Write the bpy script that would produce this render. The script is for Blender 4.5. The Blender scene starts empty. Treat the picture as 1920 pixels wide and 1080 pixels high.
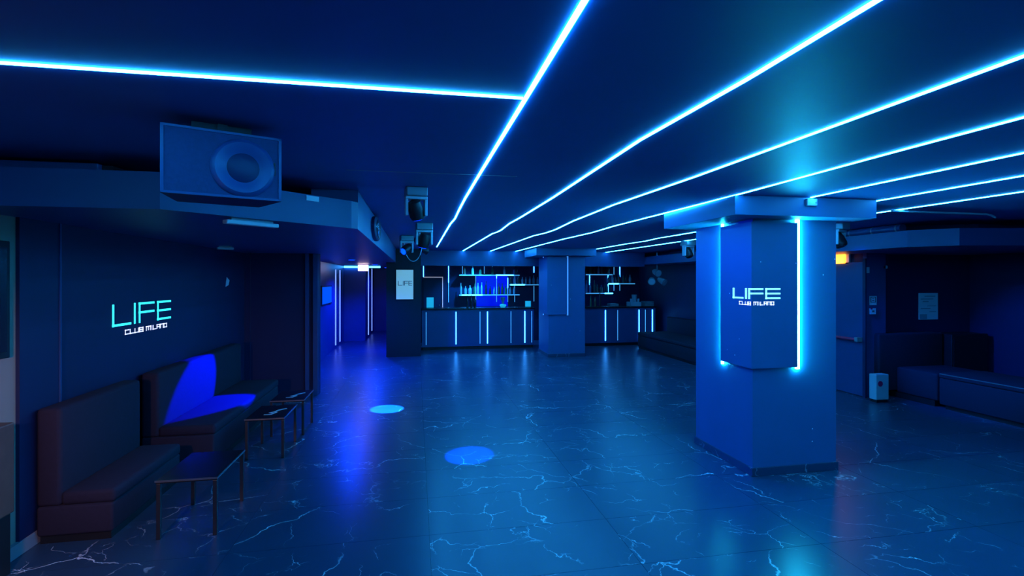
import bpy, bmesh, math, random
from mathutils import Vector, Matrix
random.seed(7)
S = bpy.context.scene
COL = S.collection

# ------------------------------------------------------------------ camera, world, exposure
F, HZ, CAMH = 950.0, 525.0, 1.75          # focal length in pixels, horizon row, eye height (frame 1920 x 1080)
TH = math.atan(180 / F)                   # the lens looks this much to the right of the room axis
CT, ST = math.cos(TH), math.sin(TH)
cam = bpy.data.cameras.new('camera'); camo = bpy.data.objects.new('camera', cam); COL.objects.link(camo)
camo.location = (0, 0, CAMH); camo.rotation_euler = (math.pi / 2, 0, -TH)
cam.sensor_width = 36; cam.lens = F / 1920 * 36; cam.shift_y = -(540 - HZ) / 1920; cam.clip_start = .02
S.camera = camo
w = bpy.data.worlds.new('world'); S.world = w; w.use_nodes = True
w.node_tree.nodes['Background'].inputs[0].default_value = (0, 0.02, .1, 1)
w.node_tree.nodes['Background'].inputs[1].default_value = 0.02
S.view_settings.view_transform = 'Standard'; S.view_settings.look = 'None'
S.view_settings.exposure = 0.0; S.view_settings.gamma = 1; S.view_settings.use_curve_mapping = False

STRIP = 85.0            # ceiling led strips
PSTRIP = 210.0           # pillar led strip
LEDC = (.018, .36, 1.0)
PLEDC = (.016, .6, 1.0)

# pixel to place: the plane each thing touches gives the distance
def onZ(px, py, z):
    d = F * (CAMH - z) / (py - HZ); k = (px - 960) / F
    return Vector((d * (k * CT + ST), d * (CT - k * ST), z))
def onY(px, Y):
    k = (px - 960) / F; d = Y / (CT - k * ST); return d * (k * CT + ST)
def onX(px, X):
    k = (px - 960) / F; d = X / (k * CT + ST); return d * (CT - k * ST)
def zat(X, Y, py):
    return CAMH - (py - HZ) / F * (Y * CT + X * ST)

# ------------------------------------------------------------------ materials
def mat(name, col, rough=.5, metal=0, emit=None, es=0, spec=.5, noise=0, nscale=8, bump=0, alpha=None):
    m = bpy.data.materials.new(name); m.use_nodes = True
    nt = m.node_tree; b = nt.nodes['Principled BSDF']
    b.inputs['Base Color'].default_value = (*col, 1); b.inputs['Roughness'].default_value = rough
    b.inputs['Metallic'].default_value = metal; b.inputs['Specular IOR Level'].default_value = spec
    if emit:
        b.inputs['Emission Color'].default_value = (*emit, 1); b.inputs['Emission Strength'].default_value = es
    if noise or bump:
        tc = nt.nodes.new('ShaderNodeNewGeometry'); n = nt.nodes.new('ShaderNodeTexNoise')
        n.inputs['Scale'].default_value = nscale; n.inputs['Detail'].default_value = 5
        nt.links.new(tc.outputs['Position'], n.inputs['Vector'])
        if noise:
            r = nt.nodes.new('ShaderNodeMix'); r.data_type = 'RGBA'
            r.inputs[6].default_value = (*[c * (1 - noise) for c in col], 1)
            r.inputs[7].default_value = (*[min(1, c * (1 + noise)) for c in col], 1)
            nt.links.new(n.outputs['Fac'], r.inputs[0]); nt.links.new(r.outputs[2], b.inputs['Base Color'])
        if bump:
            bp = nt.nodes.new('ShaderNodeBump'); bp.inputs['Strength'].default_value = bump
            bp.inputs['Distance'].default_value = .01
            nt.links.new(n.outputs['Fac'], bp.inputs['Height']); nt.links.new(bp.outputs['Normal'], b.inputs['Normal'])
    return m

def marble():
    m = bpy.data.materials.new('dark marble'); m.use_nodes = True
    nt = m.node_tree; N, Lk = nt.nodes, nt.links.new; b = N['Principled BSDF']
    geo = N.new('ShaderNodeNewGeometry'); oi = N.new('ShaderNodeObjectInfo')
    mul = N.new('ShaderNodeMath'); mul.operation = 'MULTIPLY'; mul.inputs[1].default_value = 37.0
    Lk(oi.outputs['Random'], mul.inputs[0])
    add = N.new('ShaderNodeVectorMath'); add.operation = 'ADD'
    Lk(geo.outputs['Position'], add.inputs[0]); Lk(mul.outputs[0], add.inputs[1])
    nd = N.new('ShaderNodeTexNoise'); nd.inputs['Scale'].default_value = 1.7; nd.inputs['Detail'].default_value = 6
    nd.inputs['Roughness'].default_value = .55
    Lk(add.outputs[0], nd.inputs['Vector'])
    sc = N.new('ShaderNodeVectorMath'); sc.operation = 'SCALE'; sc.inputs['Scale'].default_value = .55
    Lk(nd.outputs['Color'], sc.inputs[0])
    ad2 = N.new('ShaderNodeVectorMath'); ad2.operation = 'ADD'
    Lk(add.outputs[0], ad2.inputs[0]); Lk(sc.outputs[0], ad2.inputs[1])
    def veins(scale, width, mscale, lo, hi):
        v = N.new('ShaderNodeTexVoronoi'); v.feature = 'DISTANCE_TO_EDGE'; v.inputs['Scale'].default_value = scale
        Lk(ad2.outputs[0], v.inputs['Vector'])
        r = N.new('ShaderNodeMapRange'); r.inputs[1].default_value = 0; r.inputs[2].default_value = width
        r.inputs[3].default_value = 1; r.inputs[4].default_value = 0; r.interpolation_type = 'SMOOTHSTEP'
        Lk(v.outputs['Distance'], r.inputs[0])
        n = N.new('ShaderNodeTexNoise'); n.inputs['Scale'].default_value = mscale; n.inputs['Detail'].default_value = 4
        Lk(add.outputs[0], n.inputs['Vector'])
        q = N.new('ShaderNodeMapRange'); q.inputs[1].default_value = lo; q.inputs[2].default_value = hi
        Lk(n.outputs['Fac'], q.inputs[0])
        p = N.new('ShaderNodeMath'); p.operation = 'MULTIPLY'; Lk(r.outputs[0], p.inputs[0]); Lk(q.outputs[0], p.inputs[1])
        return p
    a = veins(.8, .006, 1.6, .44, .68); c = veins(1.9, .007, 3.1, .50, .72); e_ = veins(4.2, .014, 4.3, .58, .74)
    mx = N.new('ShaderNodeMath'); mx.operation = 'MAXIMUM'; Lk(a.outputs[0], mx.inputs[0]); Lk(c.outputs[0], mx.inputs[1])
    m2 = N.new('ShaderNodeMath'); m2.operation = 'MAXIMUM'; Lk(mx.outputs[0], m2.inputs[0]); Lk(e_.outputs[0], m2.inputs[1]); mx = m2
    cloud = N.new('ShaderNodeTexNoise'); cloud.inputs['Scale'].default_value = 1.4; cloud.inputs['Detail'].default_value = 4
    Lk(add.outputs[0], cloud.inputs['Vector'])
    base = N.new('ShaderNodeMix'); base.data_type = 'RGBA'
    base.inputs[6].default_value = (.016, .045, .085, 1); base.inputs[7].default_value = (.026, .065, .12, 1)
    Lk(cloud.outputs['Fac'], base.inputs[0])
    fin = N.new('ShaderNodeMix'); fin.data_type = 'RGBA'; fin.inputs[7].default_value = (.9, .93, .95, 1)
    Lk(mx.outputs[0], fin.inputs[0]); Lk(base.outputs[2], fin.inputs[6]); Lk(fin.outputs[2], b.inputs['Base Color'])
    b.inputs['Roughness'].default_value = .30; b.inputs['IOR'].default_value = 1.6
    return m

M = dict(
    marble=marble(),
    grout=mat('grout', (.03, .04, .06), .8),
    paint=mat('dark navy paint', (.02, .07, .20), .42, noise=.15, nscale=3, bump=.05),
    wall=mat('dark wall paint', (.005, .015, .07), .55, noise=.2, nscale=2, bump=.05),
    ceil=mat('satin ceiling paint', (.02, .105, .33), .5, noise=.12, nscale=1.5),
    pillar=mat('pillar paint', (.03, .13, .27), .45, noise=.08, nscale=4, bump=.03),
    black=mat('black', (.008, .009, .012), .5),
    blackgloss=mat('black gloss', (.01, .011, .016), .25),
    grey=mat('grey plastic', (.25, .27, .3), .45),
    lightgrey=mat('light grey metal', (.45, .5, .55), .4),
    white=mat('white plastic', (.75, .78, .8), .5),
    paper=mat('paper', (.8, .82, .84), .8),
    metal=mat('brushed metal', (.45, .45, .45), .35, metal=1),
    speakercloth=mat('speaker cloth', (.012, .035, .12), .7, noise=.2, nscale=60, bump=.2),
    inkgrey=mat('faded print', (.38, .42, .46), .7),
    darkmetal=mat('dark metal', (.12, .12, .13), .4, metal=1),
    velvet=mat('dark velvet', (.015, .010, .028), .85, noise=.25, nscale=40, bump=.1),
    beige=mat('beige wall', (.34, .25, .2), .7, noise=.08, nscale=3),
    brown=mat('brown wood', (.12, .07, .05), .5, noise=.3, nscale=12),
    red=mat('red paint', (.85, .02, .10), .4),
    strip=mat('led strip', (.8, .9, 1), .4, emit=LEDC, es=STRIP),
    pstrip=mat('pillar led strip', (.8, .9, 1), .4, emit=PLEDC, es=PSTRIP),
    dimstrip=mat('dim led strip', (.6, .7, .8), .4, emit=(.04, .22, .65), es=1.0),
    barstrip=mat('bar led strip', (.8, .9, 1), .4, emit=(.06, .38, .8), es=.75),
    barbright=mat('bright bar led strip', (.8, .9, 1), .4, emit=(.03, .3, 1), es=13.0),
    doorstrip=mat('door led strip', (.8, .9, 1), .4, emit=(.17, .3, 1), es=1.6),
    cyan=mat('cyan lettering', (.2, .9, .9), .4, emit=(.05, 1, 1), es=1.0),
    cyanpale=mat('pale cyan lettering', (.4, .95, .95), .4, emit=(.3, 1, 1), es=1.0),
    lav=mat('white lettering', (.8, .8, .9), .4, emit=(.75, .78, 1), es=1.0),
    bluescreen=mat('blue screen', (.0, .02, .1), .2, emit=(.0, .09, 1), es=1.0),
    bluepanel=mat('blue light panel', (0, .01, .2), .3, emit=(0, .001, .7), es=1.0),
    bluelens=mat('blue lens', (.1, .2, .8), .2, emit=(.0, .03, 1), es=5),
    exitlamp=mat('lit lamp diffuser', (.9, .8, .8), .4, emit=(1, .72, .80), es=6),
    warmlamp=mat('warm lamp diffuser', (.9, .6, .3), .4, emit=(1, .28, .02), es=4.5),
    cyancard=mat('backlit cyan card', (.1, .5, .6), .5, emit=(.01, .38, .62), es=.8),
    poster=mat('pale poster', (.5, .6, .55), .6, emit=(.16, .42, .45), es=.7),
    postertext=mat('poster lettering', (.05, .12, .15), .6),
)
def specks(m):
    # small chips in the pillar paint
    nt = m.node_tree; N, Lk = nt.nodes, nt.links.new; b = N['Principled BSDF']
    src = b.inputs['Base Color'].links[0].from_socket
    g = N.new('ShaderNodeNewGeometry'); v = N.new('ShaderNodeTexVoronoi'); v.inputs['Scale'].default_value = 9
    Lk(g.outputs['Position'], v.inputs['Vector'])
    a = N.new('ShaderNodeMath'); a.operation = 'LESS_THAN'; a.inputs[1].default_value = .055; Lk(v.outputs['Distance'], a.inputs[0])
    sp = N.new('ShaderNodeSeparateColor'); Lk(v.outputs['Color'], sp.inputs[0])
    c = N.new('ShaderNodeMath'); c.operation = 'LESS_THAN'; c.inputs[1].default_value = .3; Lk(sp.outputs[0], c.inputs[0])
    p = N.new('ShaderNodeMath'); p.operation = 'MULTIPLY'; Lk(a.outputs[0], p.inputs[0]); Lk(c.outputs[0], p.inputs[1])
    mx = N.new('ShaderNodeMix'); mx.data_type = 'RGBA'; mx.inputs[7].default_value = (.8, .85, .9, 1)
    Lk(p.outputs[0], mx.inputs[0]); Lk(src, mx.inputs[6]); Lk(mx.outputs[2], b.inputs['Base Color'])
specks(M['pillar'])
bottle_mats = [mat('bottle glass %s' % n, c, .12, spec=.8) for n, c in
               (('clear', (.35, .45, .5)), ('green', (.05, .2, .1)), ('amber', (.18, .10, .06)), ('frosted', (.5, .55, .6)), ('dark', (.03, .04, .05)))]

# ------------------------------------------------------------------ mesh helpers
class MB:
    def __init__(s): s.bm = bmesh.new()
    def box(s, x0, x1, y0, y1, z0, z1, bev=0, mi=0):
        x0, x1 = sorted((x0, x1)); y0, y1 = sorted((y0, y1)); z0, z1 = sorted((z0, z1))
        vs = [s.bm.verts.new(p) for p in ((x0,y0,z0),(x1,y0,z0),(x1,y1,z0),(x0,y1,z0),(x0,y0,z1),(x1,y0,z1),(x1,y1,z1),(x0,y1,z1))]
        fs = [s.bm.faces.new([vs[i] for i in q]) for q in ((3,2,1,0),(4,5,6,7),(0,1,5,4),(1,2,6,5),(2,3,7,6),(3,0,4,7))]
        for f in fs: f.material_index = mi
        if bev:
            es = list({e for f in fs for e in f.edges})
            bmesh.ops.bevel(s.bm, geom=es, offset=bev, segments=3 if bev > .012 else 2, profile=.5, affect='EDGES')
        return s
    def prism(s, poly, z0, z1):
        n = len(poly)
        a = [s.bm.verts.new((x, y, z0)) for x, y in poly]; b = [s.bm.verts.new((x, y, z1)) for x, y in poly]
        s.bm.faces.new(a[::-1]); s.bm.faces.new(b)
        for i in range(n): s.bm.faces.new((a[i], a[(i+1) % n], b[(i+1) % n], b[i]))
        return s
    def lathe(s, prof, seg=16, c=(0,0,0), axis=None):
        q = Vector((0,0,1)).rotation_difference(Vector(axis).normalized()) if axis is not None else None
        rings = []
        for r, z in prof:
            ring = []
            for i in range(seg):
                a = 2 * math.pi * i / seg; p = Vector((r * math.cos(a), r * math.sin(a), z))
                if q: p = q @ p
                ring.append(s.bm.verts.new(p + Vector(c)))
            rings.append(ring)
        for A, B in zip(rings, rings[1:]):
            for i in range(seg): s.bm.faces.new((A[i], A[(i+1) % seg], B[(i+1) % seg], B[i]))
        s.bm.faces.new(rings[0][::-1]); s.bm.faces.new(rings[-1])
        return s
    def tube(s, pts, r, seg=8):
        pts = [Vector(p) for p in pts]; rings = []
        for i, p in enumerate(pts):
            t = (pts[min(i+1, len(pts)-1)] - pts[max(i-1, 0)]).normalized()
            up = Vector((0,0,1)) if abs(t.z) < .9 else Vector((1,0,0))
            a = t.cross(up).normalized(); b = t.cross(a)
            rings.append([s.bm.verts.new(p + a * r * math.cos(2*math.pi*k/seg) + b * r * math.sin(2*math.pi*k/seg)) for k in range(seg)])
        for A, B in zip(rings, rings[1:]):
            for k in range(seg): s.bm.faces.new((A[k], A[(k+1) % seg], B[(k+1) % seg], B[k]))
        s.bm.faces.new(rings[0]); s.bm.faces.new(rings[-1])
        return s
    def ribbon(s, pts, wd, z0, z1):
        """a strip along a polyline in the ceiling plane"""
        pts = [Vector((p[0], p[1], 0)) for p in pts]; R = []
        for i, p in enumerate(pts):
            t = (pts[min(i+1, len(pts)-1)] - pts[max(i-1, 0)]).normalized(); n = Vector((-t.y, t.x, 0)) * wd / 2
            R.append([s.bm.verts.new((q.x, q.y, z)) for q, z in ((p + n, z1), (p + n*.8, z0), (p - n*.8, z0), (p - n, z1))])
        for A, B in zip(R, R[1:]):
            for k in range(4): s.bm.faces.new((A[k], A[(k+1) % 4], B[(k+1) % 4], B[k]))
        s.bm.faces.new(R[0]); s.bm.faces.new(R[-1])
        return s
    def xf(s, m): bmesh.ops.transform(s.bm, matrix=m, verts=s.bm.verts); return s
    def mesh(s, name, mats, smooth=False):
        bmesh.ops.recalc_face_normals(s.bm, faces=s.bm.faces)
        me = bpy.data.meshes.new(name); s.bm.to_mesh(me); s.bm.free()
        for m in (mats if isinstance(mats, (list, tuple)) else [mats]): me.materials.append(m)
        if smooth:
            for p in me.polygons: p.use_smooth = True
            me.set_sharp_from_angle(angle=math.radians(40))
        return me
    def build(s, name, mats, parent=None, smooth=False):
        o = bpy.data.objects.new(name, s.mesh(name, mats, smooth)); COL.objects.link(o)
        if parent: o.parent = parent; o.matrix_parent_inverse = Matrix.Translation(-Vector(parent.location)) if parent.type == 'EMPTY' and parent.rotation_euler[2] == 0 else Matrix()
        return o

def tag(o, label, cat=None, group=None, kind=None):
    o['label'] = label
    if cat: o['category'] = cat
    if group: o['group'] = group
    if kind: o['kind'] = kind
    return o
def empty(name, loc, label, cat, group=None, rz=0):
    e = bpy.data.objects.new(name, None); COL.objects.link(e); e.location = loc; e.rotation_euler[2] = rz
    e.empty_display_size = .1
    return tag(e, label, cat, group)
def struct(mb, name, m, label): return tag(mb.build(name, m), label, kind='structure')
def copytree(o, loc, rz=0, label=None, group=None):
    c = o.copy(); COL.objects.link(c); c.location = loc; c.rotation_euler[2] = rz
    if label: c['label'] = label
    if group: c['group'] = group
    for ch in o.children:
        d = ch.copy(); COL.objects.link(d); d.parent = c
        for g in ch.children:
            h = g.copy(); COL.objects.link(h); h.parent = d
    return c
def spot(name, loc, tgt, power, col, ang, blend=.15, r=.02, parent=None):
    l = bpy.data.lights.new(name, 'SPOT'); l.energy = power; l.color = col; l.spot_size = math.radians(ang)
    l.spot_blend = blend; l.shadow_soft_size = r
    o = bpy.data.objects.new(name, l); COL.objects.link(o); o.location = loc
    o.rotation_euler = (Vector(tgt) - Vector(loc)).to_track_quat('-Z', 'Y').to_euler()
    return o

# ------------------------------------------------------------------ the room
CEIL, SOF = 2.46, 2.15
XL, XR, XD = -2.5, 8.7, 6.6        # left wall, right niche wall, wall with the fire door
YF, YE, YB = -3.0, 8.15, 14.3      # wall behind the camera, end of the seating niche, wall behind the bar
TX, TY = 1.275, .60                # floor tiles
ROW0, NROW, COL0, NCOL = 1.72, 16, 2.64 - 5 * TX, 10
YT = ROW0 + NROW * TY

fl = MB(); fl.box(-4.2, 9.2, YF, 18.4, -.12, -.004)
floor = struct(fl, 'floor', M['grout'], 'dark polished marble tile floor with white veins')
MB().box(-4.2, 9.2, YT, 18.4, -.02, 0).build('far_paving', M['marble'], floor)
MB().box(-4.2, 9.2, YF, ROW0 - .003, -.02, 0).build('near_paving', M['marble'], floor)
tm = MB().box(-TX/2 + .0012, TX/2 - .0012, -TY/2 + .0012, TY/2 - .0012, -.02, 0).mesh('tile', M['marble'])
for r in range(NROW):
    for c in range(NCOL):
        t = bpy.data.objects.new('tile', tm); COL.objects.link(t); t.parent = floor
        t.location = (COL0 + (c + .5) * TX, ROW0 + (r + .5) * TY, 0)

struct(MB().box(-4.2, 9.2, YF, 18.4, CEIL, CEIL + .12), 'ceiling', M['ceil'], 'low dark blue satin ceiling carrying led strips')
tag(MB().box(-.44, .68, 3.40, 3.408, CEIL - .003, CEIL).build('trim_1', M['grey']), 'thin seam line across the ceiling beside the hanging heads', kind='structure')

# left side
lw = MB(); lw.box(XL - .25, XL, 3.75, YE + .15, 0, CEIL)
wl = struct(lw, 'wall_left', M['wall'], 'dark left wall carrying the glowing LIFE lettering')
MB().box(XL, XL + .022, 3.75, onX(104, XL), 0.08, SOF).build('pilaster', M['wall'], wl)
MB().box(XL, XL + .03, onX(104, XL), onX(106.5, XL), 0.08, SOF).build('edge_bead', M['paint'], wl)
struct(MB().box(XL - .25, XL, YF, 3.75, 0, CEIL), 'wall_left_near', M['beige'], 'beige wall at the far left edge lit warm')
struct(MB().box(XL, XL + .03, YF, 5.2, 0, .085), 'baseboard_left', M['grey'], 'low skirting at the foot of the left wall')
ne = struct(MB().box(XL, -1.46, YE, YE + .15, 0, SOF), 'wall_niche', M['wall'], 'dark end wall of the seating niche beside the corridor')
MB().box(onY(425, YE), onY(470, YE), YE - .03, YE, 0, SOF).build('pilaster', M['wall'], ne)
MB().box(onY(573, YE), onY(580, YE), YE - .035, YE, 0, SOF).build('edge_bead', M['paint'], ne)
MB().box(onY(588, YE), onY(597, YE), YE - .05, YE, 0, SOF).build('door_jamb', M['paint'], ne)
# soffit over the seating, with its angled front corner
sf = [(-4.2, 3.2), (-1.42, 3.18), (-.49, 4.08), (-.45, 4.14), (-.45, 11.75), (-.66, 11.75), (-.66, 18.2), (-4.2, 18.2)]
s1 = struct(MB().prism(sf, SOF, 2.36), 'ceiling_soffit_left', M['paint'], 'lowered dark blue soffit with angled corner above the left seating')
MB().prism([(-4.2, 3.9), (-1.65, 3.9), (-.80, 4.75), (-.80, 11.7), (-4.2, 11.7)], 2.36, CEIL).build('recess_wall', M['wall'], s1)
MB().box(-.80, -.45, 4.16, 11.7, 2.36, CEIL).build('side_beam', M['paint'], s1)
# corridor beside the bar
struct(MB().box(-2.3, -2.03, YE + .15, 15.1, 0, SOF), 'wall_corridor_left', M['paint'], 'left wall of the blue lit corridor')
struct(MB().box(-2.3, -1.43, 15.1, 17.9, 0, SOF), 'wall_corridor_end', M['paint'], 'dark blue wall panel framed by led strips at the corridor end')
struct(MB().box(-1.43, -.4, 17.9, 18.1, 0, SOF), 'wall_corridor_far', M['paint'], 'far wall closing the blue corridor')
struct(MB().box(-.66, .11, 11.8, 12.4, 0, CEIL).box(-.66, -.4, 12.4, 17.9, 0, CEIL), 'wall_poster', M['black'], 'dark wall block with the framed poster left of the bar')
# back wall and bulkhead over the bar
struct(MB().box(-.4, 9.2, YB, YB + .2, 0, CEIL), 'wall_back', M['wall'], 'dark wall behind the bar shelves')
struct(MB().box(.11, 5.85, 12.32, 12.62, 2.10, CEIL), 'ceiling_bulkhead', M['paint'], 'dark blue bulkhead above the bar where the led strips end')
# right side
sr = [(5.85, 5.14), (6.17, 4.79), (6.9, 4.65), (9.2, 4.5), (9.2, YB), (5.85, YB)]
s2 = struct(MB().prism(sr, SOF, 2.35), 'ceiling_soffit_right', M['paint'], 'lowered dark blue soffit with angled corner above the fire door')
MB().prism([(6.3, 5.6), (7.0, 5.2), (9.2, 5.1), (9.2, YB), (6.3, YB)], 2.35, CEIL).build('recess_wall', M['wall'], s2)
wr = struct(MB().box(XD, XD + .2, 6.5, YB, 0, SOF), 'wall_right', M['wall'], 'dark blue right wall with the fire door')
struct(MB().box(XD + .2, 9.2, 6.6, 6.8, 0, SOF), 'wall_right_return', M['wall'], 'dark return wall behind the right sofa with a white notice')
struct(MB().box(XR, XR + .2, YF, 6.6, 0, CEIL), 'wall_right_niche', M['wall'], 'dark wall at the right edge behind the long bench')
struct(MB().box(-4.2, 9.2, YF - .2, YF, 0, CEIL), 'wall_front', M['wall'], 'plain dark wall behind the viewpoint')

# ------------------------------------------------------------------ ceiling led strips
def ceilpts(pix): return [onZ(x, y, CEIL)[:2] for x, y in pix]
LX = [.42 + .727 * k for k in range(7)]
tails = [
    [(985,185),(900,325),(872,372),(861,393),(853,410),(845,419),(836,434),(819,463)],
    [(1400,148),(1200,262),(1037,370),(975,408),(955,419),(940,431),(932,435),(923,438),(867,471)],
    [(1600,222),(1300,332),(1150,384),(1075,414),(1042,430),(1025,436),(1000,442),(975,451),(919,471)],
    [(1700,278),(1400,360),(1150,424),(1110,436),(1057,448),(968,471)],
]
names = ['leftmost long led strip on the ceiling, crossed by the sideways strip', 'second long ceiling led strip from the left, wavy near the bar',
         'third long ceiling led strip from the left, ending above the bar', 'fourth long ceiling led strip, skimming the near pillar capital',
         'fifth ceiling led strip, ending in a bracket on the near pillar capital', 'sixth ceiling led strip, passing right of the near pillar capital',
         'outermost ceiling led strip towards the right soffit']
for i, x in enumerate(LX):
    if i < 4:
        t = ceilpts(tails[i]); pts = [(x, -2.5)] + t
        pts[0] = (t[0][0], -2.5)
        if i: pts[-1] = (pts[-1][0], 12.31)
    elif i == 4: pts = [(x, -2.5), (x, 3.79)]
    elif i == 5: pts = [(x, -2.5), (x, 7.0), (x - .02, 8.0), (x + .05, 8.6), (x, 9.4), (x, 12.3)]
    else: pts = [(x, -2.5), (x, 12.3)]
    o = MB().ribbon(pts, 0.019, CEIL - .005, CEIL - .0005).build('led_strip', M['strip'])
    tag(o, names[i], 'led strip', 'ceiling led strips')
o = MB().ribbon([(-4.0, 1.935), (LX[0] - .012, 1.93)], 0.019, CEIL - .005, CEIL - .0005).build('led_strip', M['strip'])
tag(o, 'sideways ceiling led strip running to the left from the leftmost long strip', 'led strip', 'ceiling led strips')
e = empty('strip_bracket', (LX[4], 3.79, 2.40), 'small metal end bracket of the led strip on the near pillar capital', 'bracket')
MB().box(LX[4] - .05, LX[4] + .05, 3.775, 3.798, 2.385, 2.445, .004).build('plate', M['lightgrey'], e)
MB().lathe([(.007, 0), (.007, .008)], 10, (LX[4] + .035, 3.775, 2.415), (0, -1, 0)).build('screw', M['metal'], e)

# ------------------------------------------------------------------ pillars
def pillar(y0, label, lit):
    e = empty('pillar', (3.38, y0 + .465, 0), label, 'pillar', 'square pillars of the dance floor')
    X0, X1, Y0, Y1, ZC, t = 2.95, 3.81, y0, y0 + .93, 2.295, .04
    MB().box(X0, X1, Y0, Y1, 0, ZC).build('shaft', M['pillar'], e)
    MB().box(2.61, 4.0, Y0 - .24, Y1 + .06, ZC, CEIL - .001, .003).build('capital', M['pillar'], e)
    MB().box(X0 - .015, X1 + .015, Y0 - .015, Y1 + .015, 0.0, .075, .004).build('baseboard', M['marble'], e)
    sx = 3.375; sy = y0 + .44
    MB().prism([(X0 - t, Y0 - t), (sx - .002, Y0 - t), (sx - .002, Y0 - .001), (X0 - .001, Y0 - .001), (X0 - .001, sy - .014), (X0 - t, sy - .014)], .965, ZC - .03).build('cladding', M['pillar'], e)
    st = M['pstrip'] if lit else M['dimstrip']
    a = MB().box(sx + .002, sx + .032, Y0 - .024, Y0 - .001, .945, ZC - .001).build('led_strip', st, e)
    a['label'] = 'bright vertical led strip' if lit else 'dim vertical led strip'
    MB().box(X0 - .02, X0 - .001, sy - .012, sy + .006, .93, ZC - .001).build('led_strip', st, e)
    return e
pillar(4.04, 'big square pillar in the right foreground with LIFE lettering and bright strip', True)
pillar(11.12, 'distant square pillar in front of the bar with a dim vertical strip', False)

# ------------------------------------------------------------------ lettering
GL = {'C': [[(1,1),(0,1),(0,0),(1,0)]], 'L': [[(0,1),(0,0),(1,0)]], 'U': [[(0,1),(0,0),(1,0),(1,1)]],
      'B': [[(0,0),(0,1),(1,1),(1,0),(0,0)],[(0,.5),(1,.5)]], 'M': [[(0,0),(0,1),(1,1),(1,0)],[(.5,1),(.5,.1)]], 'I': [[(.5,0),(.5,1)]],
      'A': [[(0,0),(0,1),(1,1),(1,0)],[(0,.45),(1,.45)]], 'N': [[(0,0),(0,1),(1,1),(1,0)]], 'O': [[(0,0),(0,1),(1,1),(1,0),(0,0)]],
      'F': [[(0,0),(0,1),(1,1)],[(0,.52),(1,.52)]], 'E': [[(1,1),(0,1),(0,0),(1,0)],[(0,.5),(1,.5)]]}
def glyph(mb, ch, u0, u1, v0, v1, tk, put, tu=None):
    tu = tu or tk
    for line in GL[ch]:
        for (a, b), (c, d) in zip(line, line[1:]):
            U = sorted((u0 + a * (u1 - u0), u0 + c * (u1 - u0))); V = sorted((v0 + b * (v1 - v0), v0 + d * (v1 - v0)))
            put(mb, U[0] - tu/2, U[1] + tu/2, V[0] - tk/2, V[1] + tk/2)
def tagline(word, u0, u1, v0, v1, tk, put, par):
    ws = [{'M': 1.3, 'I': .55}.get(ch, 1) for ch in word]; un = (u1 - u0) / sum(ws); u = u0
    for ch, k_ in zip(word, ws):
        a, u = u, u + k_ * un
        mb = MB(); glyph(mb, ch, a + tk * .7, u - tk * 1.2, v0 + tk/2, v1 - tk/2, tk, put); mb.build('small_letter', M['lav'], par)

putL = lambda mb, a, b, c, d: mb.box(XL + .0005, XL + .0025, a, b, c, d)
sg = empty('wall_sign', (XL, 5.1, 1.35), 'glowing cyan LIFE lettering with small tagline on the left wall', 'sign')
zt, zb, tk = 1.533, 1.364, .02
for ch, a, b in (('L', 214.5, 246.5), ('I', 252.7, 256.7), ('F', 263.7, 290), ('E', 298, 321)):
    mb = MB(); glyph(mb, ch, onX(a, XL + .01), onX(b, XL + .01) , zb, zt, tk, putL, .026); mb.build('letter', M['cyan'], sg)
for wd_, a, b in (('CLUB', 234, 269), ('MILANO', 273.5, 313)):
    tagline(wd_, onX(a, XL), onX(b, XL), 1.270, 1.314, .009, putL, sg)

sg = empty('pillar_sign', (2.91, 4.0, 1.55), 'pale cyan LIFE lettering wrapped round the near pillar corner', 'sign')
XC, YC = 2.91, 4.0
putA = lambda mb, a, b, c, d: mb.box(XC - .0025, XC - .0005, -a, -b, c, d)       # u = -Y on the left face
putB = lambda mb, a, b, c, d: mb.box(a, b, YC - .0025, YC - .0005, c, d)
uA = lambda px: -onX(px, XC); uB = lambda px: onY(px, YC)
z0, z1, tk = 1.588, 1.670, .015
for ch, a, b in (('L', 1375.8, 1392.5), ('I', 1397.5, 1400.5)):
    mb = MB(); glyph(mb, ch, uA(a), uA(b), z0, z1, tk, putA, .026); mb.build('letter', M['cyanpale'], sg)
mb = MB(); u = uA(1405)
putA(mb, u - .013, u + .013, z0 - tk/2, z1 + tk/2)
zm = z0 + (z1 - z0) * .52
for z in (z1, zm):
    putA(mb, u, -YC + .0025, z - tk/2, z + tk/2); putB(mb, XC - .0025, uB(1431), z - tk/2, z + tk/2)
mb.build('letter', M['cyanpale'], sg)
mb = MB(); glyph(mb, 'E', uB(1436.5), uB(1461.5), z0, z1, tk, putB, .016); mb.build('letter', M['cyanpale'], sg)
tagline('CLUB', uA(1386), uA(1408.5), 1.526, 1.558, .0065, putA, sg); tagline('MILANO', uB(1412.5), uB(1452), 1.526, 1.558, .0065, putB, sg)

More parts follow.
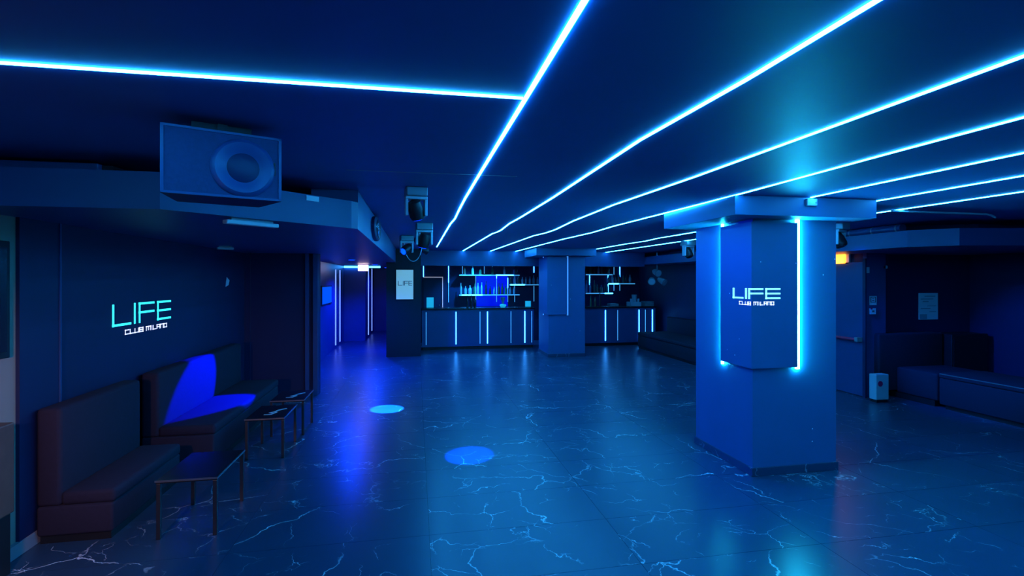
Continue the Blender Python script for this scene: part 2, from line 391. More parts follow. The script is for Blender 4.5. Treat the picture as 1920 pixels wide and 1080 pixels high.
# ------------------------------------------------------------------ sofas and tables on the left
def sofa(name, x0, x1, y0, y1, label, group=None, zs=.40, zb_=.90, back='x0'):
    e = empty(name, ((x0 + x1)/2, (y0 + y1)/2, 0), label, 'sofa', group)
    s = 1 if back == 'x0' else -1; xb = x0 if s == 1 else x1; xf = x1 if s == 1 else x0
    MB().box(xb + s*.02, xf - s*.02, y0 + .02, y1 - .02, .0, .06).build('plinth', M['black'], e)
    MB().box(xb + s*.005, xf, y0, y1, .05, zs - .09, .02).build('base', M['velvet'], e, True)
    MB().box(xb + s*.14, xf + s*.01, y0 + .004, y1 - .004, zs - .095, zs, .03).build('seat_cushion', M['velvet'], e, True)
    MB().box(xb + s*.002, xb + s*.15, y0, y1, zs - .095, zb_, .03).build('backrest', M['velvet'], e, True)
    return e
sofa('bench_sofa', XL + .035, -2.01, 3.86, 4.86, 'dark velvet bench sofa at the lower left, nearest the viewer', 'bench sofas along the left wall', .34)
sofa('bench_sofa', XL + .035, -1.85, 5.16, 7.4, 'dark velvet bench sofa lit by a round blue spot below the LIFE wall sign', 'bench sofas along the left wall')

def squiggle(mb, cx, cy, z, s):
    def seg(a, b, w):
        a, b = Vector((*a, 0)), Vector((*b, 0)); t = (b - a).normalized(); n = Vector((-t.y, t.x, 0)) * w/2
        q = [a + n, b + n, b - n, a - n]
        v = [mb.bm.verts.new((cx + p.x * s, cy + p.y * s, zz)) for zz in (z, z + .001) for p in q]
        mb.bm.faces.new(v[3::-1]); mb.bm.faces.new(v[4:])
        for i in range(4): mb.bm.faces.new((v[i], v[(i+1) % 4], v[4 + (i+1) % 4], v[4 + i]))
    seg((-.55, -.8), (-.1, -.8), .12); seg((-.12, -.82), (.16, -.2), .16); seg((-.3, -.35), (.05, .0), .2); seg((-.02, -.1), (.2, .55), .2)
    seg((.14, .5), (.62, .8), .17); seg((.1, .2), (.3, .45), .12); seg((.3, .45), (.42, .6), .12)
def table(x0, x1, y0, y1, z, label, mark):
    e = empty('low_table', ((x0 + x1)/2, (y0 + y1)/2, 0), label, 'table', 'low black tables by the sofas')
    tp = MB().box(x0, x1, y0, y1, z - .022, z, .003).build('table_top', M['blackgloss'], e)
    MB().box(x0 - .004, x1 + .004, y0 - .004, y0, z - .012, z + .001).box(x1, x1 + .004, y0, y1, z - .012, z + .001).build('edge_trim', M['metal'], e)
    for x in (x0 + .015, x1 - .015):
        for y in (y0 + .015, y1 - .015):
            MB().box(x - .013, x + .013, y - .013, y + .013, 0, z - .022, .002).build('leg', M['darkmetal'], e)
    if mark:
        mb = MB(); squiggle(mb, (x0 + x1)/2 + .03, y0 + .26, z, .14); mb.build('logo_mark', M['white'], tp)
    return e
table(-1.72, -1.34, 3.79, 4.36, .40, 'low black table with metal legs in front of the nearest bench sofa', False)
table(-1.63, -1.27, 5.30, 5.84, .40, 'low black table with white logo mark, beside the blue lit sofa seat', True)
table(-1.60, -1.24, 6.05, 6.58, .40, 'low black table with white logo mark, farthest back near the niche end', True)

# far left edge: picture on the beige wall, low cabinet below it
e = empty('wall_mirror', (XL, 3.3, 1.28), 'dark framed wall mirror cut by the left picture edge', 'mirror')
MB().box(XL + .001, XL + .03, 2.6, onX(19, XL + .03), 1.27, 1.99, .004).build('frame', M['black'], e)
MB().box(XL + .03, XL + .033, 2.64, onX(19, XL + .03) - .03, 1.31, 1.95).build('pane', M['blackgloss'], e)
e = empty('wall_cabinet', (XL + .08, 2.9, 0), 'shallow brown cabinet standing under the mirror at the left edge', 'cabinet')
MB().box(XL + .035, XL + .135, 2.2, 3.545, .36, .90, .01).build('body', M['brown'], e)
MB().box(XL + .035, XL + .12, 2.22, 3.53, 0, .36).build('plinth', M['black'], e)

# small things on the left wall and soffit
p = onX(426, XL); 
o = MB().prism([(p - .07, 1.66), (p + .03, 1.68), (p + .07, 1.745), (p - .03, 1.79)], XL + .002, XL + .006)
o.xf(Matrix(((0,0,1,0),(1,0,0,0),(0,1,0,0),(0,0,0,1))))
tag(o.build('paper_note', M['paper']), 'small crooked paper note stuck on the left wall', 'note')
def batten(a, b, wd, z, label):
    a, b = Vector(a), Vector(b); L = (b - a).length; ang = math.atan2(b.y - a.y, b.x - a.x)
    e = empty('batten_light', ((a.x + b.x)/2, (a.y + b.y)/2, SOF), label, 'light', rz=ang)
    for nm, mb, m in (('housing', MB().box(-L*.4, L*.4, -wd*.3, wd*.3, -.014, 0), 'lightgrey'), ('diffuser', MB().box(-L/2, L/2, -wd/2, wd/2, -.040, -.014, .006), 'white')):
        o = bpy.data.objects.new(nm, mb.mesh(nm, M[m])); COL.objects.link(o); o.parent = e
    return e
a = onZ(421, 414.5, 2.125); b = onZ(519, 423.5, 2.125)
batten((a.x, a.y, 0), (b.x, b.y, 0), .06, SOF, 'pale batten light under the angled corner of the left soffit')
a = onZ(407, 465, 2.125); b = onZ(438, 466, 2.125)
batten((a.x, a.y, 0), (b.x, b.y, 0), .06, SOF, 'small distant batten light under the left soffit above the wall note')
q0 = Vector((-1.42, 3.18)); q1 = Vector((-.49, 4.08)); tdir = (q1 - q0).normalized()
k = .74; c = q0 + (q1 - q0) * k; ang = math.atan2(tdir.y, tdir.x)
o = MB().box(-.05, .05, -.006, -.001, -.018, .018).build('label_plate', M['white']); o.location = (c.x, c.y, 2.335); o.rotation_euler[2] = ang
tag(o, 'small white plate on the angled fascia beside the loudspeaker', 'plate')
e = empty('duct_box', (-2.9, 3.6, 2.36), 'dark duct box on the left soffit ledge', 'duct')
MB().box(-4.1, -1.86, 3.42, 3.8, 2.362, 2.445, .006).build('casing', M['paint'], e)
MB().box(-1.86, -1.80, 3.46, 3.78, 2.37, 2.44).build('end_flange', M['black'], e)
# beam side speaker
e = empty('oval_speaker', (-.44, 5.9, 2.2), 'flat oval speaker on the side of the left soffit beam', 'speaker')
m4 = Matrix.Translation((-.449, 5.75, 2.31)) @ Matrix.Rotation(math.pi/2, 4, 'Y') @ Matrix.Diagonal((.13, .42, 1, 1))
MB().lathe([(1, 0), (1, .03), (.85, .045)], 28).xf(m4).build('body', M['wall'], e, True)
MB().lathe([(.78, .044), (.74, .052)], 28).xf(m4).build('grille', M['blackgloss'], e, True)

# loudspeaker hung in front of the soffit
pa = onZ(300, 230, 2.405); pb = onZ(527, 262, 2.405)
dv = Vector((pb.x - pa.x, pb.y - pa.y, 0)); Ls = dv.length; angs = math.atan2(dv.y, dv.x)
e = empty('loudspeaker', ((pa.x + pb.x)/2, (pa.y + pb.y)/2, 2.26), 'dark blue loudspeaker hung sideways from the ceiling at the upper left', 'loudspeaker', rz=angs)
def loc(nm, mb, m, par, sm=False):
    o = bpy.data.objects.new(nm, mb.mesh(nm, m, sm)); COL.objects.link(o); o.parent = par; return o
cab = MB(); cab.prism([(-Ls/2, 0), (Ls/2, 0), (Ls/2 - .06, .26), (-Ls/2 + .06, .26)], -.145, .145)
loc('cabinet', cab, M['wall'], e)
loc('grille_frame', MB().box(-Ls/2, -Ls/2 + .012, -.012, 0, -.145, .145).box(Ls/2 - .012, Ls/2, -.012, 0, -.145, .145).box(-Ls/2, Ls/2, -.012, 0, -.145, -.135).box(-Ls/2, Ls/2, -.012, 0, .135, .145), M['paint'], e)
loc('grille', MB().box(-Ls/2 + .012, Ls/2 - .012, -.007, 0, -.135, .135), M['speakercloth'], e)
wf = loc('woofer', MB().lathe([(.130, 0), (.128, .006), (.112, .016), (.075, .006), (.07, .002)], 40, (.075, -.007, -.008), (0, -1, 0)), M['paint'], e, True)
loc('dust_cap', MB().lathe([(.068, .001), (.05, .009), (.02, .014)], 32, (.075, -.007, -.008), (0, -1, 0)), M['wall'], wf, True)
loc('horn', MB().box(Ls/2 - .055, Ls/2 - .025, -.012, -.006, -.03, .03, .003), M['black'], e)
loc('bracket', MB().box(-.12, .12, .1, .14, .145, .199).box(-.02, .02, .08, .16, .145, .199), M['black'], e)

# ------------------------------------------------------------------ moving head lights
def moving_head(x, y, rz, label, tgt=None, s=1.0, z=CEIL):
    e = empty('moving_head', (x, y, z), label, 'stage light', 'moving head lights on the ceiling', rz)
    loc('base', MB().box(-.10*s, .10*s, -.09*s, .09*s, -.085*s, -.001, .01*s), M['grey'], e)
    loc('yoke', MB().box(-.105*s, -.078*s, -.04*s, .04*s, -.27*s, -.085*s, .006*s).box(.078*s, .105*s, -.04*s, .04*s, -.27*s, -.085*s, .006*s).box(-.105*s, .105*s, -.05*s, .05*s, -.115*s, -.085*s, .006*s), M['lightgrey'], e)
    ax = Vector((0, -.5, -1)) if tgt is None else (Matrix.Rotation(-rz, 3, 'Z') @ (Vector(tgt) - Vector((x, y, z - .215*s)))).normalized()
    c = Vector((0, 0, -.215*s))
    h = loc('head', MB().lathe([(.035*s, -.10*s), (.06*s, -.085*s), (.072*s, -.02*s), (.072*s, .06*s), (.062*s, .085*s)], 20, c, ax), M['black'], e, True)
    loc('lens', MB().lathe([(.052*s, .0855*s), (.052*s, .09*s)], 20, c, ax), M['bluelens' if tgt is not None else 'blackgloss'], h)
    if tgt is not None:
        wc = Vector((x, y, z - .215*s)); return (wc + (Vector(tgt) - wc).normalized() * .11 * s)
T1 = onZ(726, 767, 0); T2 = onZ(879, 854, 0); T3 = Vector((-2.25, 6.02, .52))
h1 = moving_head(.0, 3.98, .15, 'nearest moving head light hanging beside the leftmost ceiling strip', T2, .8)
h2 = moving_head(.10, 6.45, .1, 'second moving head light behind the nearest one, near the bar', T1)
h3 = moving_head(-.15, 8.3, .2, 'small farthest moving head light above the corridor entrance', T3)
moving_head(5.18, 5.45, .4, 'moving head light peeking out behind the near pillar on the right')
moving_head(4.86, 8.45, .2, 'small moving head light left of the near pillar, far back')
spot('floor_spot_lamp', h1, T2, 4000, (.0, .07, 1), 11.5, .25, .012)
spot('floor_spot_lamp', h2, T1, 9000, (.01, .22, 1), 11.5, .2, .012)
spot('sofa_spot_lamp', h3, T3, 7500, (.0, .0, 1), 15, .25, .015)
tag(MB().tube([(.05 + .16 * math.cos(a) - .1, 9.4, 2.42 + .33 * math.sin(a)) for a in [math.pi + math.pi * i / 14 for i in range(15)]], .008).build('cable_loop', M['lightgrey']), 'cable hanging in a loop under the ceiling near the corridor', 'cable')

# three par cans in the far corner
e = empty('par_light_cluster', (onY(1232, 12.0), 12.0, 2.1), 'cluster of three par cans hanging in the far right corner beyond the bar', 'stage light')
cx = onY(1232, 12.0)
MB().tube([(cx, 12.0, CEIL - .001), (cx, 12.0, 1.9)], .015).build('pole', M['grey'], e)
for px_, py_, ax in ((1231, 511, (.1, -1, -.3)), (1222, 526, (-.5, -1, -.35)), (1242, 527, (.4, -1, -.5))):
    X_ = onY(px_, 11.9); z_ = zat(X_, 11.9, py_)
    h = MB().lathe([(.045, -.14), (.07, -.08), (.085, .06), (.095, .09)], 18, (X_, 11.9, z_), ax).build('par_can', M['grey'], e, True)
    MB().lathe([(.08, .088), (.07, .095)], 18, (X_, 11.9, z_), ax).build('lens', M['lightgrey'], h)

# ------------------------------------------------------------------ bar
YC_ = 12.75
def counter(pa, pb, strips, label, bright):
    xa, xb = onY(pa, YC_), onY(pb, YC_)
    e = empty('bar_counter', ((xa + xb)/2, YC_ + .3, 0), label, 'bar counter')
    MB().box(xa, xb, YC_, YC_ + .55, .08, 1.0).build('body', M['paint'], e)
    MB().box(xa + .02, xb - .02, YC_ + .05, YC_ + .5, 0, .08).build('plinth', M['black'], e)
    MB().box(xa - .02, xb + .02, YC_ - .03, YC_ + .58, 1.0, 1.04, .004).build('worktop', M['blackgloss'], e)
    for i, p in enumerate(strips):
        x = onY(p, YC_)
        hw = .010 if p in bright else .008
        MB().box(x - hw, x + hw, YC_ - .012, YC_ - .0005, .14, .95).build('led_strip', M['barbright' if p in bright else 'barstrip'], e)
    return e
counter(791, 1001, (799, 855, 900, 914, 958, 984, 997), 'long dark bar counter with vertical led strips left of the distant pillar', (855, 914, 984))
counter(1096, 1229, (1135, 1158, 1198, 1210, 1223), 'dark bar counter with vertical led strips right of the distant pillar', (1135, 1198, 1223))

YS = YB - .12
def zpx(py, px, Y): return zat(onY(px, Y), Y, py)
shelves = [(861, 974, 515, 'upper left'), (955, 1018, 533, 'middle'), (861, 974, 552, 'lower left'),
           (1098, 1148, 514, 'upper right'), (1140, 1190, 531, 'outer right'), (1098, 1149, 549, 'lower right')]
SH = []
for a, b, y, nm in shelves:
    x0, x1 = onY(a, YS - .12), onY(b, YS - .12); z = zpx(y, (a + b)/2, YS - .12)
    e = empty('bar_shelf', ((x0 + x1)/2, YB, z), 'led edged bottle shelf on the bar wall, %s one' % nm, 'shelf', 'bar wall shelves')
    MB().box(x0, x1, YB - .26, YB - .013, z - .03, z).build('board', M['paint'], e)
    MB().box(x0, x1, YB - .268, YB - .26, z - .03, z - .002).build('led_edge', M['barstrip'], e)
    SH.append((x0, x1, z, nm))
def glow(a, b, y):
    x0, x1 = onY(a, YS - .15), onY(b, YS - .15); z = zpx(y, (a + b)/2, YS - .15)
    return x0, x1, z
for i, (a, b, y) in enumerate(((930, 963, 515), (866, 905, 552), (957, 984, 533), (1141, 1160, 531), (1134, 1149, 549))):
    x0, x1, z = glow(a, b, y); k_ = (2, 0, 1, 4, 5)[i]
    j = [o for o in COL.objects if o.name.startswith('bar_shelf')]
    par = j[(0, 2, 1, 4, 5)[i]]
    MB().box(x0, x1, YB - .276, YB - .268, z - .032, z).build('led_edge', M['barbright'], par)
vs = [(794, 499, 519, 1), (841, 499, 530, 1), (841, 530, 567, 0), (867, 499, 513, 0), (892, 518, 577, 0), (908, 499, 513, 0), (923, 499, 513, 0), (931, 517, 522, 1), (931, 522, 566, 0), (952, 521, 540, 1),
      (952, 540, 566, 0), (965, 506, 523, 1), (965, 533, 566, 0), (1001, 498, 511, 1), (1001, 536, 565, 0),
      (1105.5, 515, 534, 1), (1140, 515, 548, 1), (1151, 500, 515, 0), (1162, 500, 522, 1), (1151, 533, 545, 0), (1162, 533, 545, 0), (1200, 524, 535, 0)]
ORD_ = ' first second third fourth fifth sixth seventh eighth ninth tenth eleventh twelfth'.split(' ')
cnt = {}
for i, (p, a, b, br) in enumerate(sorted(vs)):
    x = onY(p, YB); z1_, z0_ = min(zpx(a, p, YB), 2.14), zpx(b, p, YB)
    o = MB().box(x - .009, x + .009, YB - .014, YB - .0005, z0_, z1_).build('wall_led_strip', M['barbright' if br else 'barstrip'])
    lr = 'left of' if p < 1060 else 'right of'
    cnt[(br, lr)] = cnt.get((br, lr), 0) + 1
    tag(o, ORD_[cnt[(br, lr)]] + (' bright' if br else ' dim') + ' led strip from the left on the bar wall, %s the distant pillar' % lr, 'led strip', ('bright' if br else 'dim') + ' bar wall strips %s the pillar' % lr)
x0, x1 = onY(893, YB), onY(952, YB)
tag(MB().box(x0, x1, YB - .012, YB - .001, 1.0, zpx(516, 920, YB)).build('light_panel', M['bluepanel']), 'glowing deep blue back panel behind the bar bottles', 'light panel')

bshapes = [[(.036, 0), (.038, .01), (.038, .17), (.03, .205), (.014, .235), (.013, .29), (.016, .292), (.016, .31)],
           [(.03, 0), (.032, .01), (.032, .2), (.02, .24), (.011, .27), (.011, .33), (.013, .345)],
           [(.044, 0), (.046, .01), (.046, .12), (.04, .15), (.016, .175), (.014, .215), (.018, .217), (.018, .235)],
           [(.035, 0), (.036, .006), (.036, .14), (.024, .17), (.015, .2), (.015, .24)]]
bmesh_lib = [[MB().lathe(p, 12).mesh('bottle', m, True) for m in bottle_mats] for p in bshapes]
def bottle(x, y, z, label, group, kind=None):
    o = bpy.data.objects.new('bottle', bmesh_lib[random.randrange(4) if kind is None else kind][random.randrange(5)]); COL.objects.link(o)
    o.location = (x, y, z + .0005); s = random.uniform(.85, 1.08); o.scale = (s, s, s)
    tag(o, label, 'bottle', group)
ORD = ' first second third fourth fifth sixth seventh eighth ninth tenth eleventh twelfth thirteenth fourteenth fifteenth sixteenth seventeenth eighteenth nineteenth twentieth'.split(' ')
for (x0, x1, z, nm) in SH:
    x = x0 + .05; nb = 0
    while x < x1 - .05:
        if not (nm == 'upper left' and random.random() < .35):
            nb += 1
            bottle(x, YB - .17 + random.uniform(-.03, .03), z, 'liquor bottle, %s from the left on the %s bar wall shelf' % (ORD[nb], nm), 'bottles on the %s shelf' % nm, 2 if nm == 'upper left' and random.random() < .5 else (None if nm.startswith('lower') else 3))
        x += random.uniform(.095, .135)
# things on the counters
ZW = 1.0405
def oncounter(px): return onY(px, YC_ + .2)
for px_, h_, wd, lab in ((806.5, .27, .175, 'cyan card holder at the left end of the bar counter'), (990, .16, .15, 'small cyan card holder near the right end of the long counter')):
    x = oncounter(px_); e = empty('card_holder', (x, YC_ + .2, ZW), lab, 'card holder')
    MB().box(x - wd/2, x + wd/2, YC_ + .15, YC_ + .25, ZW, ZW + .012).build('foot', M['black'], e)
    MB().box(x - wd/2, x + wd/2, YC_ + .195, YC_ + .203, ZW + .012, ZW + h_).build('card', M['cyancard'], e)
for od, px_, k_ in (('left', 877, 1), ('middle', 884, 1), ('right', 891, 0)):
    bottle(oncounter(px_), YC_ + .25, ZW, 'tall bottle on the long bar counter, %s one of three' % od, 'bottles on the long counter', k_)
x = oncounter(943); e = empty('lit_cup', (x, YC_ + .2, ZW), 'glowing cyan footed cup on the long bar counter', 'cup')
MB().lathe([(.05, 0), (.085, .04), (.085, .07), (.03, .085)], 20, (x, YC_ + .2, ZW)).build('base', M['cyancard'], e, True)
MB().lathe([(.03, .085), (.035, .17), (.06, .2), (.06, .26)], 20, (x, YC_ + .2, ZW)).build('bowl', M['grey'], e, True)
for od, px_, k_ in (('left', 1109, 1), ('middle', 1117, 3), ('right', 1126, 1)):
    bottle(oncounter(px_), YC_ + .25, ZW, 'bottle on the right bar counter beside the distant pillar, %s one of three' % od, 'bottles on the right counter', k_)
x = oncounter(1190); e = empty('glass_rack', (x, YC_ + .25, ZW), 'pale glass washing rack on the right bar counter', 'rack')
MB().box(x - .15, x + .15, YC_ + .1, YC_ + .42, ZW, ZW + .11, .01).build('tray', M['lightgrey'], e)
for dx in (-.1, 0, .1):
    MB().lathe([(.03, .11), (.036, .2), (.034, .2), (.028, .112)], 12, (x + dx, YC_ + .2, ZW)).build('glass', bottle_mats[3], e, True)
x = oncounter(1199); tag(MB().lathe([(.06, 0), (.065, .02), (.055, .12), (.075, .3), (.07, .3)], 16, (x - .02, YC_ + .49, ZW)).build('ice_bucket', M['lightgrey'], None, True), 'tall pale ice bucket behind the glass rack on the bar', 'bucket')
x = oncounter(1215)
for i in range(3):
    tag(MB().box(x - .13, x + .13, YC_ + .1, YC_ + .4, ZW + i*.045, ZW + i*.045 + .035, .008).build('tray', M['grey']), 'flat grey tray stacked on the right bar counter, %s of three' % ('lowest', 'middle', 'topmost')[i], 'tray', 'trays stacked at the counter end')
x = oncounter(1151); tag(MB().box(x - .12, x + .12, YC_ + .15, YC_ + .4, ZW, ZW + .07, .01).build('drip_mat', M['grey']), 'low grey tray on the right bar counter beside the bottles', 'tray')
# door in the back wall
xa, xb = onY(794, YB), onY(829, YB); zt_ = zpx(519, 811, YB)
d = struct(MB().box(xa, xb, YB - .03, YB - .001, 0, zt_ - .02), 'door_1', M['wall'], 'dark door with pale frame left of the bar shelves')
MB().box(xa, xb + .02, YB - .045, YB - .001, zt_ - .025, zt_).box(xb, xb + .022, YB - .045, YB - .001, 0, zt_ - .025).build('door_frame', mat('pale glowing door frame', (.8, .7, .75), .5, emit=(.6, .6, .7), es=.35), d)  # frame glows faintly, its brightness is put into the material
MB().lathe([(.012, 0), (.012, .05)], 10, (xb - .08, YB - .03, 1.05), (0, -1, 0)).build('door_handle', M['metal'], d)
# poster on the dark wall block
ya = 11.8; x0, x1 = onY(742, ya), onY(776, ya); z0, z1 = zpx(562, 759, ya), zpx(505, 759, ya)
e = empty('framed_poster', ((x0 + x1)/2, ya, z0), 'pale lit LIFE poster in a thin frame left of the bar', 'poster')
MB().box(x0, x1, ya - .03, ya - .001, z0, z1).build('frame', M['black'], e)
pn = MB().box(x0 + .012, x1 - .012, ya - .034, ya - .03, z0 + .012, z1 - .012).build('panel', M['poster'], e)
mb = MB(); putP = lambda mb, a, b, c, d: mb.box(a, b, ya - .036, ya - .034, c, d)
W_ = x1 - x0; zc = zpx(531, 759, ya)
for ch, a, b in (('L', .14, .34), ('I', .41, .43), ('F', .48, .66), ('E', .72, .88)):
    glyph(mb, ch, x0 + a*W_, x0 + b*W_, zc - .045, zc + .045, .014, putP)
mb.build('lettering', M['postertext'], pn)

# ------------------------------------------------------------------ corridor
for i, (px_, Y0) in enumerate(((629, None), (637, None), (645, None))):
    Y = onX(px_, -2.03)
    tag(MB().box(-2.03, -2.015, Y - .03, Y + .03, .08, (2.02, 2.02, 2.12)[i]).build('corridor_led_strip', M['doorstrip']), 'vertical led strip on the left corridor wall, %s' % ('nearest', 'middle', 'farthest')[i], 'led strip', 'corridor strips')
for i, px_ in enumerate((690.5, 697)):
    Y = onX(px_, -1.43)
    tag(MB().box(-1.43, -1.415, Y - .04, Y + .04, .08, 2.12).build('corridor_led_strip', M['doorstrip']), 'vertical led strip right of the dark corridor panel, %s' % ('nearer', 'farther')[i], 'led strip', 'corridor strips')
tag(MB().box(onY(645, 15.05), onY(713, 15.05), 15.03, 15.06, 2.10, 2.145).build('corridor_led_strip', M['barbright']), 'horizontal bright led strip under the corridor soffit', 'led strip', 'corridor strips')
xs = onY(681, 13.5)
e = empty('exit_light', (xs, 13.5, SOF), 'glowing pinkish white exit lamp hanging in the corridor', 'lamp')
MB().box(xs - .13, xs + .13, 13.46, 13.54, 2.13, SOF - .001).build('mount', M['white'], e)
MB().box(xs - .125, xs + .125, 13.47, 13.53, 1.985, 2.13, .006).build('diffuser', M['exitlamp'], e)
ya0, yb0 = onX(601, -2.03), onX(619.5, -2.03)
e = empty('wall_screen', (-2.03, (ya0 + yb0)/2, 1.2), 'glowing blue screen on the left corridor wall', 'screen')
MB().box(-2.03 + .001, -2.0, ya0, yb0, 1.19, 1.62).build('housing', M['black'], e)
MB().box(-2.0, -1.997, ya0 + .04, yb0 - .04, 1.215, 1.595).build('display', M['bluescreen'], e)
# blue downlights in the corridor
def downlight(x, y, z, label, power, col, size=110):
    e = empty('ceiling_downlight', (x, y, z), label, 'downlight', 'blue downlights')
    MB().lathe([(.07, -.02), (.075, -.001)], 20, (x, y, z)).build('trim_ring', M['lightgrey'], e, True)
    MB().lathe([(.055, -.024), (.055, -.0195)], 20, (x, y, z)).build('lens', M['bluelens'], e)
    return spot('downlight_lamp', (x, y, z - .03), (x, y, 0), power, col, size, .5, .05)
downlight(-1.2, 10.0, SOF, 'small round blue downlight in the soffit before the corridor', 700, (.0, .03, 1), 150)
downlight(-1.0, 13.0, SOF, 'small round blue downlight in the soffit inside the corridor', 800, (.0, .03, 1), 150)
downlight(-.9, 16.2, SOF, 'small round blue downlight at the end of the corridor', 120, (.0, .02, 1), 150)
downlight(1.55, 13.6, CEIL, 'added small blue downlight that brightens the bar bottles', 420, (.01, .3, 1), 120)  # added so the bottles on the bar wall get local light
downlight(2.75, 13.3, CEIL, 'small round blue downlight above the counter end', 60, (.0, .0, 1), 60)

def wash(x, y, z, tgt, label, power, ang, g=.01):  # wash cans added for the pure blue on pillar faces and bench
    e = empty('added_wash_light', (x, y, z), label, 'stage light', 'added blue wash lights')
    ax = (Vector(tgt) - Vector((x, y, z - .13))).normalized(); c = Vector((x, y, z - .13))
    MB().tube([(x, y, z - .001), (x, y, z - .1)], .012).build('stem', M['grey'], e)
    h = MB().lathe([(.04, -.08), (.06, -.05), (.065, .05), (.075, .07)], 18, c, ax).build('can', M['black'], e, True)
    MB().lathe([(.062, .068), (.055, .074)], 18, c, ax).build('lens', M['bluelens'], h)
    spot('added_wash_lamp', c + ax * .09, tgt, power, (0, g, 1), ang, .6, .05)
wash(.05, 7.6, CEIL, (2.95, 4.6, 1.1), 'added small blue wash can on the ceiling between the moving heads', 420, 40)
wash(.15, 9.9, CEIL, (2.95, 11.5, 1.3), 'added small blue wash can on the ceiling nearest the poster wall', 200, 40)
wash(4.8, 6.0, CEIL, (7.9, 5.4, .5), 'added small blue wash can on the ceiling behind the near pillar', 330, 50, .07)  # tucked behind the pillar, added to brighten bench and notice
# ------------------------------------------------------------------ right side
yd0, yd1 = onX(1617, XD), 8.4
d = struct(MB().box(XD - .03, XD - .001, yd0 - .05, yd1, 0.01, 2.02), 'door_2', M['paint'], 'dark blue fire door with a red push bar behind the near pillar')
MB().box(XD - .05, XD - .03, yd0 - .10, yd0 - .05, 0, 2.07).build('door_frame', M['wall'], d)
zb0 = zat(XD - .1, onX(1600, XD - .1), 636)
pb_ = MB().tube([(XD - .10, yd0 + .02, zb0), (XD - .10, yd1 - .2, zb0)], .022, 10).build('push_bar', M['red'], d)
MB().box(XD - .12, XD - .03, yd0 - .03, yd0 + .03, zb0 - .035, zb0 + .035, .006).build('bar_housing', M['grey'], pb_)
Y = onX(1578, XD - .05); zl = zat(XD - .05, Y, 484)
e = empty('emergency_lamp', (XD - .05, Y, zl), 'warm orange emergency lamp above the fire door, half behind the pillar', 'lamp')
MB().box(XD - .03, XD - .001, Y - .12, Y + .42, zl - .09, zl + .07).build('housing', M['white'], e)
MB().box(XD - .07, XD - .03, Y - .06, Y + .40, zl - .085, zl + .065, .01).build('diffuser', M['warmlamp'], e)
# signs on the wall end and return wall
YR = 6.5
def plate(nm, px0, px1, py0, py1, Y, label, cat, m='paper', inner=None, off=.006, ink='postertext'):
    x0, x1 = onY(px0, Y), onY(px1, Y); z0, z1 = zat((x0+x1)/2, Y, py1), zat((x0+x1)/2, Y, py0)
    e = empty(nm, ((x0+x1)/2, Y, z0), label, cat)
    b = MB().box(x0, x1, Y - off, Y - .001, z0, z1).build('panel', M[m], e)
    if inner:
        for (a, c, bb, dd) in inner:
            MB().box(x0 + a*(x1-x0), x0 + bb*(x1-x0), Y - off - .002, Y - off, z0 + c*(z1-z0), z0 + dd*(z1-z0)).build('print', M[ink], b)
    return e
struct(MB().box(XD + .0, XD + .34, 6.44, 6.5, 0, SOF), 'trim_2', M['paint'], 'narrow wall end beside the fire door carrying small signs')
YT_ = 6.44
plate('wall_switch', 1621, 1627, 501, 512, YT_, 'small pale switch box high beside the fire door', 'switch', 'lightgrey', None, .03)
plate('safety_sign', 1630, 1643, 555, 572, YT_, 'square white safety sign with dark frame beside the fire door', 'sign', 'paper', [(.12, .28, .88, .36), (.12, .84, .88, .92), (.12, .28, .22, .92), (.78, .28, .88, .92), (.35, .45, .65, .56), (.35, .66, .65, .74)])
e = plate('alarm_button', 1629, 1639, 578, 589, YT_, 'white alarm call point with a red tip beside the fire door', 'alarm', 'white', [(.3, .35, .7, .65)], .03)
x_ = onY(1630, YT_); MB().box(x_ - .01, x_ + .02, YT_ - .035, YT_ - .03, zat(x_, YT_, 580), zat(x_, YT_, 577)).build('red_tip', M['red'], e)
plate('exit_pictogram', 1646.5, 1657, 537, 552, 6.6, 'small dark pictogram sign with pale edge, right of the safety sign', 'sign', 'black', None)
x0, x1 = onY(1646.5, 6.6), onY(1657, 6.6); z0, z1 = zat(x0, 6.6, 552), zat(x0, 6.6, 537)
tag(MB().box(x0, x1, 6.588, 6.592, z0, z0 + .018).box(x1 - .008, x1, 6.588, 6.592, z0, z1).box((x0+x1)/2 - .01, (x0+x1)/2 + .01, 6.588, 6.592, z0 + .03, z1 - .025).box(x0, x1, 6.588, 6.592, z1 - .006, z1).build('print', M['paper']), 'print', None)
pp = [o for o in COL.objects if o.name.startswith('exit_pictogram')][0]; pr = COL.objects[-1]
pr.parent = pp; pr.matrix_parent_inverse = Matrix.Translation(-Vector(pp.location)); del pr['label']
e = empty('security_camera', (onY(1640, 6.6), 6.5, 2.0), 'small pale security camera on the wall right of the switch box', 'camera')
x_ = onY(1641, 6.6); z_ = zat(x_, 6.6, 502)
MB().tube([(x_, 6.599, z_), (x_, 6.52, z_ - .01)], .014).build('arm', M['lightgrey'], e)
MB().box(x_ - .03, x_ + .06, 6.44, 6.53, z_ - .02, z_ + .03, .01).build('body', M['lightgrey'], e)
plate('notice', 1722, 1758, 549.5, 599, 6.6, 'white paper notice pinned to the dark return wall at the right', 'notice', 'paper',
      [(.05, .02, .42, .2), (.3, .86, .85, .9), (.1, .76, .75, .79), (.2, .66, .5, .7), (.45, .5, .9, .53), (.1, .4, .6, .43), (.55, .28, .9, .31)], .006, 'inkgrey')
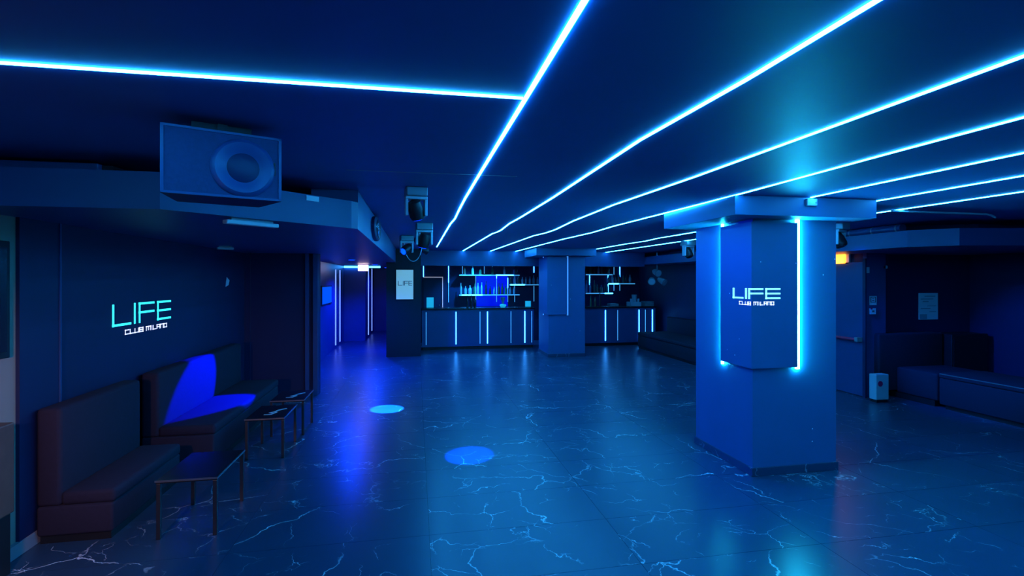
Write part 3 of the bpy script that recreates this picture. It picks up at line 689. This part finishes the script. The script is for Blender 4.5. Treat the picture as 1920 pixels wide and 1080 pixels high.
# sofa, cushion, bench, extinguisher box
e = empty('corner_sofa', (7.45, 6.4, 0), 'deep blue high backed sofa panel under the white notice', 'sofa')
xa, xb = onY(1648, 6.36), onY(1769, 6.36)
MB().box(xa, xb, 6.36, 6.59, .10, .95, .03).build('backrest', M['velvet'], e, True)
MB().box(xa + .3, xb, 5.75, 6.36, .08, .46, .03).build('seat', M['velvet'], e, True)
MB().box(xa + .32, xb - .02, 5.8, 6.55, .0, .08).build('plinth', M['black'], e)
xk0, xk1 = xb + .02, onY(1846, 6.3)
e = empty('subwoofer', ((xk0 + xk1)/2, 6.3, 0), 'black subwoofer box standing right of the blue sofa back', 'subwoofer')
MB().box(xk0, xk1, 6.25, 6.59, 0, .93, .008).build('cabinet', M['black'], e)
MB().box(xk0 + .03, xk1 - .03, 6.243, 6.25, .3, .88).build('grille', M['black'], e)
e = empty('long_bench', (7.5, 4.2, 0), 'long low dark blue bench along the right edge of the picture', 'bench')
MB().box(7.0, 7.75, 2.4, 5.7, .06, .42, .015).build('base', M['velvet'], e, True)
MB().box(6.99, 7.75, 2.4, 5.7, .42, .49, .02).build('seat', M['velvet'], e, True)
MB().box(6.985, 6.99, 2.42, 5.68, .47, .482).build('edge_trim', M['metal'], e)
MB().box(7.05, 7.7, 2.45, 5.65, 0, .06).build('plinth', M['black'], e)
p_ = Vector((onY(1655, 6.12), 6.12, 0))
e = empty('extinguisher_box', (p_.x, p_.y, 0), 'pale box with a red mark standing on the floor below the sofa back', 'box')
bw = .105
MB().box(p_.x - bw, p_.x + bw, p_.y, p_.y + .12, 0.04, .40, .008).build('body', M['lightgrey'], e)
MB().box(p_.x - bw + .015, p_.x + bw - .015, p_.y + .01, p_.y + .11, 0, .04).build('foot', M['black'], e)
MB().lathe([(.04, 0), (.04, .004)], 16, (p_.x - .04, p_.y, .27), (0, -1, 0)).build('red_mark', M['red'], e)
# conduit on the ceiling, duct on the right soffit ledge
c0, c1, c2 = onZ(1672, 395.5, 2.44), onZ(1850, 401.5, 2.44), onZ(1866, 408, 2.41)
tag(MB().tube([c0, c0.lerp(c1, .5), c1, c1.lerp(c2, .6) + Vector((0, 0, .008)), c2], .010).build('conduit', M['lightgrey']), 'thin pale conduit under the ceiling right of the near pillar', 'conduit')
e = empty('air_duct', (6.2, 5.5, 2.35), 'ribbed air duct resting on the right soffit ledge', 'duct')
MB().tube([(6.02, 6.6, 2.405), (6.02, 5.35, 2.405)], .052, 14).build('pipe', M['paint'], e, True)
for y in (5.4, 5.75, 6.1, 6.45): MB().lathe([(.054, 0), (.054, .02)], 14, (6.02, y, 2.405), (0, 1, 0)).build('collar', M['grey'], e)
# dark lounge seat far back on the right
sofa('lounge_sofa', 5.6, 6.55, 9.4, 12.2, 'dark lounge sofa far back against the right wall, left of the near pillar', None, .42, .8, 'x1')

# ------------------------------------------------------------------ floor lamp out of view, added for the warm light at lower left
lx, ly = -1.65, 1.55
e = empty('added_floor_lamp', (lx, ly, 0), 'added warm floor lamp out of view at the left', 'lamp')
MB().lathe([(.14, 0), (.14, .015), (.03, .03)], 24, (lx, ly, 0)).build('base', M['black'], e, True)
MB().tube([(lx, ly, .03), (lx, ly, 1.42)], .012).build('pole', M['black'], e)
MB().lathe([(.09, 1.42), (.075, 1.62)], 24, (lx, ly, 0)).build('shade', mat('warm lamp shade', (.9, .8, .7), .5, emit=(1, .5, .45), es=2.5), e, True)
spot('added_floor_lamp_light', (lx - .06, ly + .16, 1.45), (-2.4, 3.5, .55), 75, (1, .48, .52), 70, .8, .06)
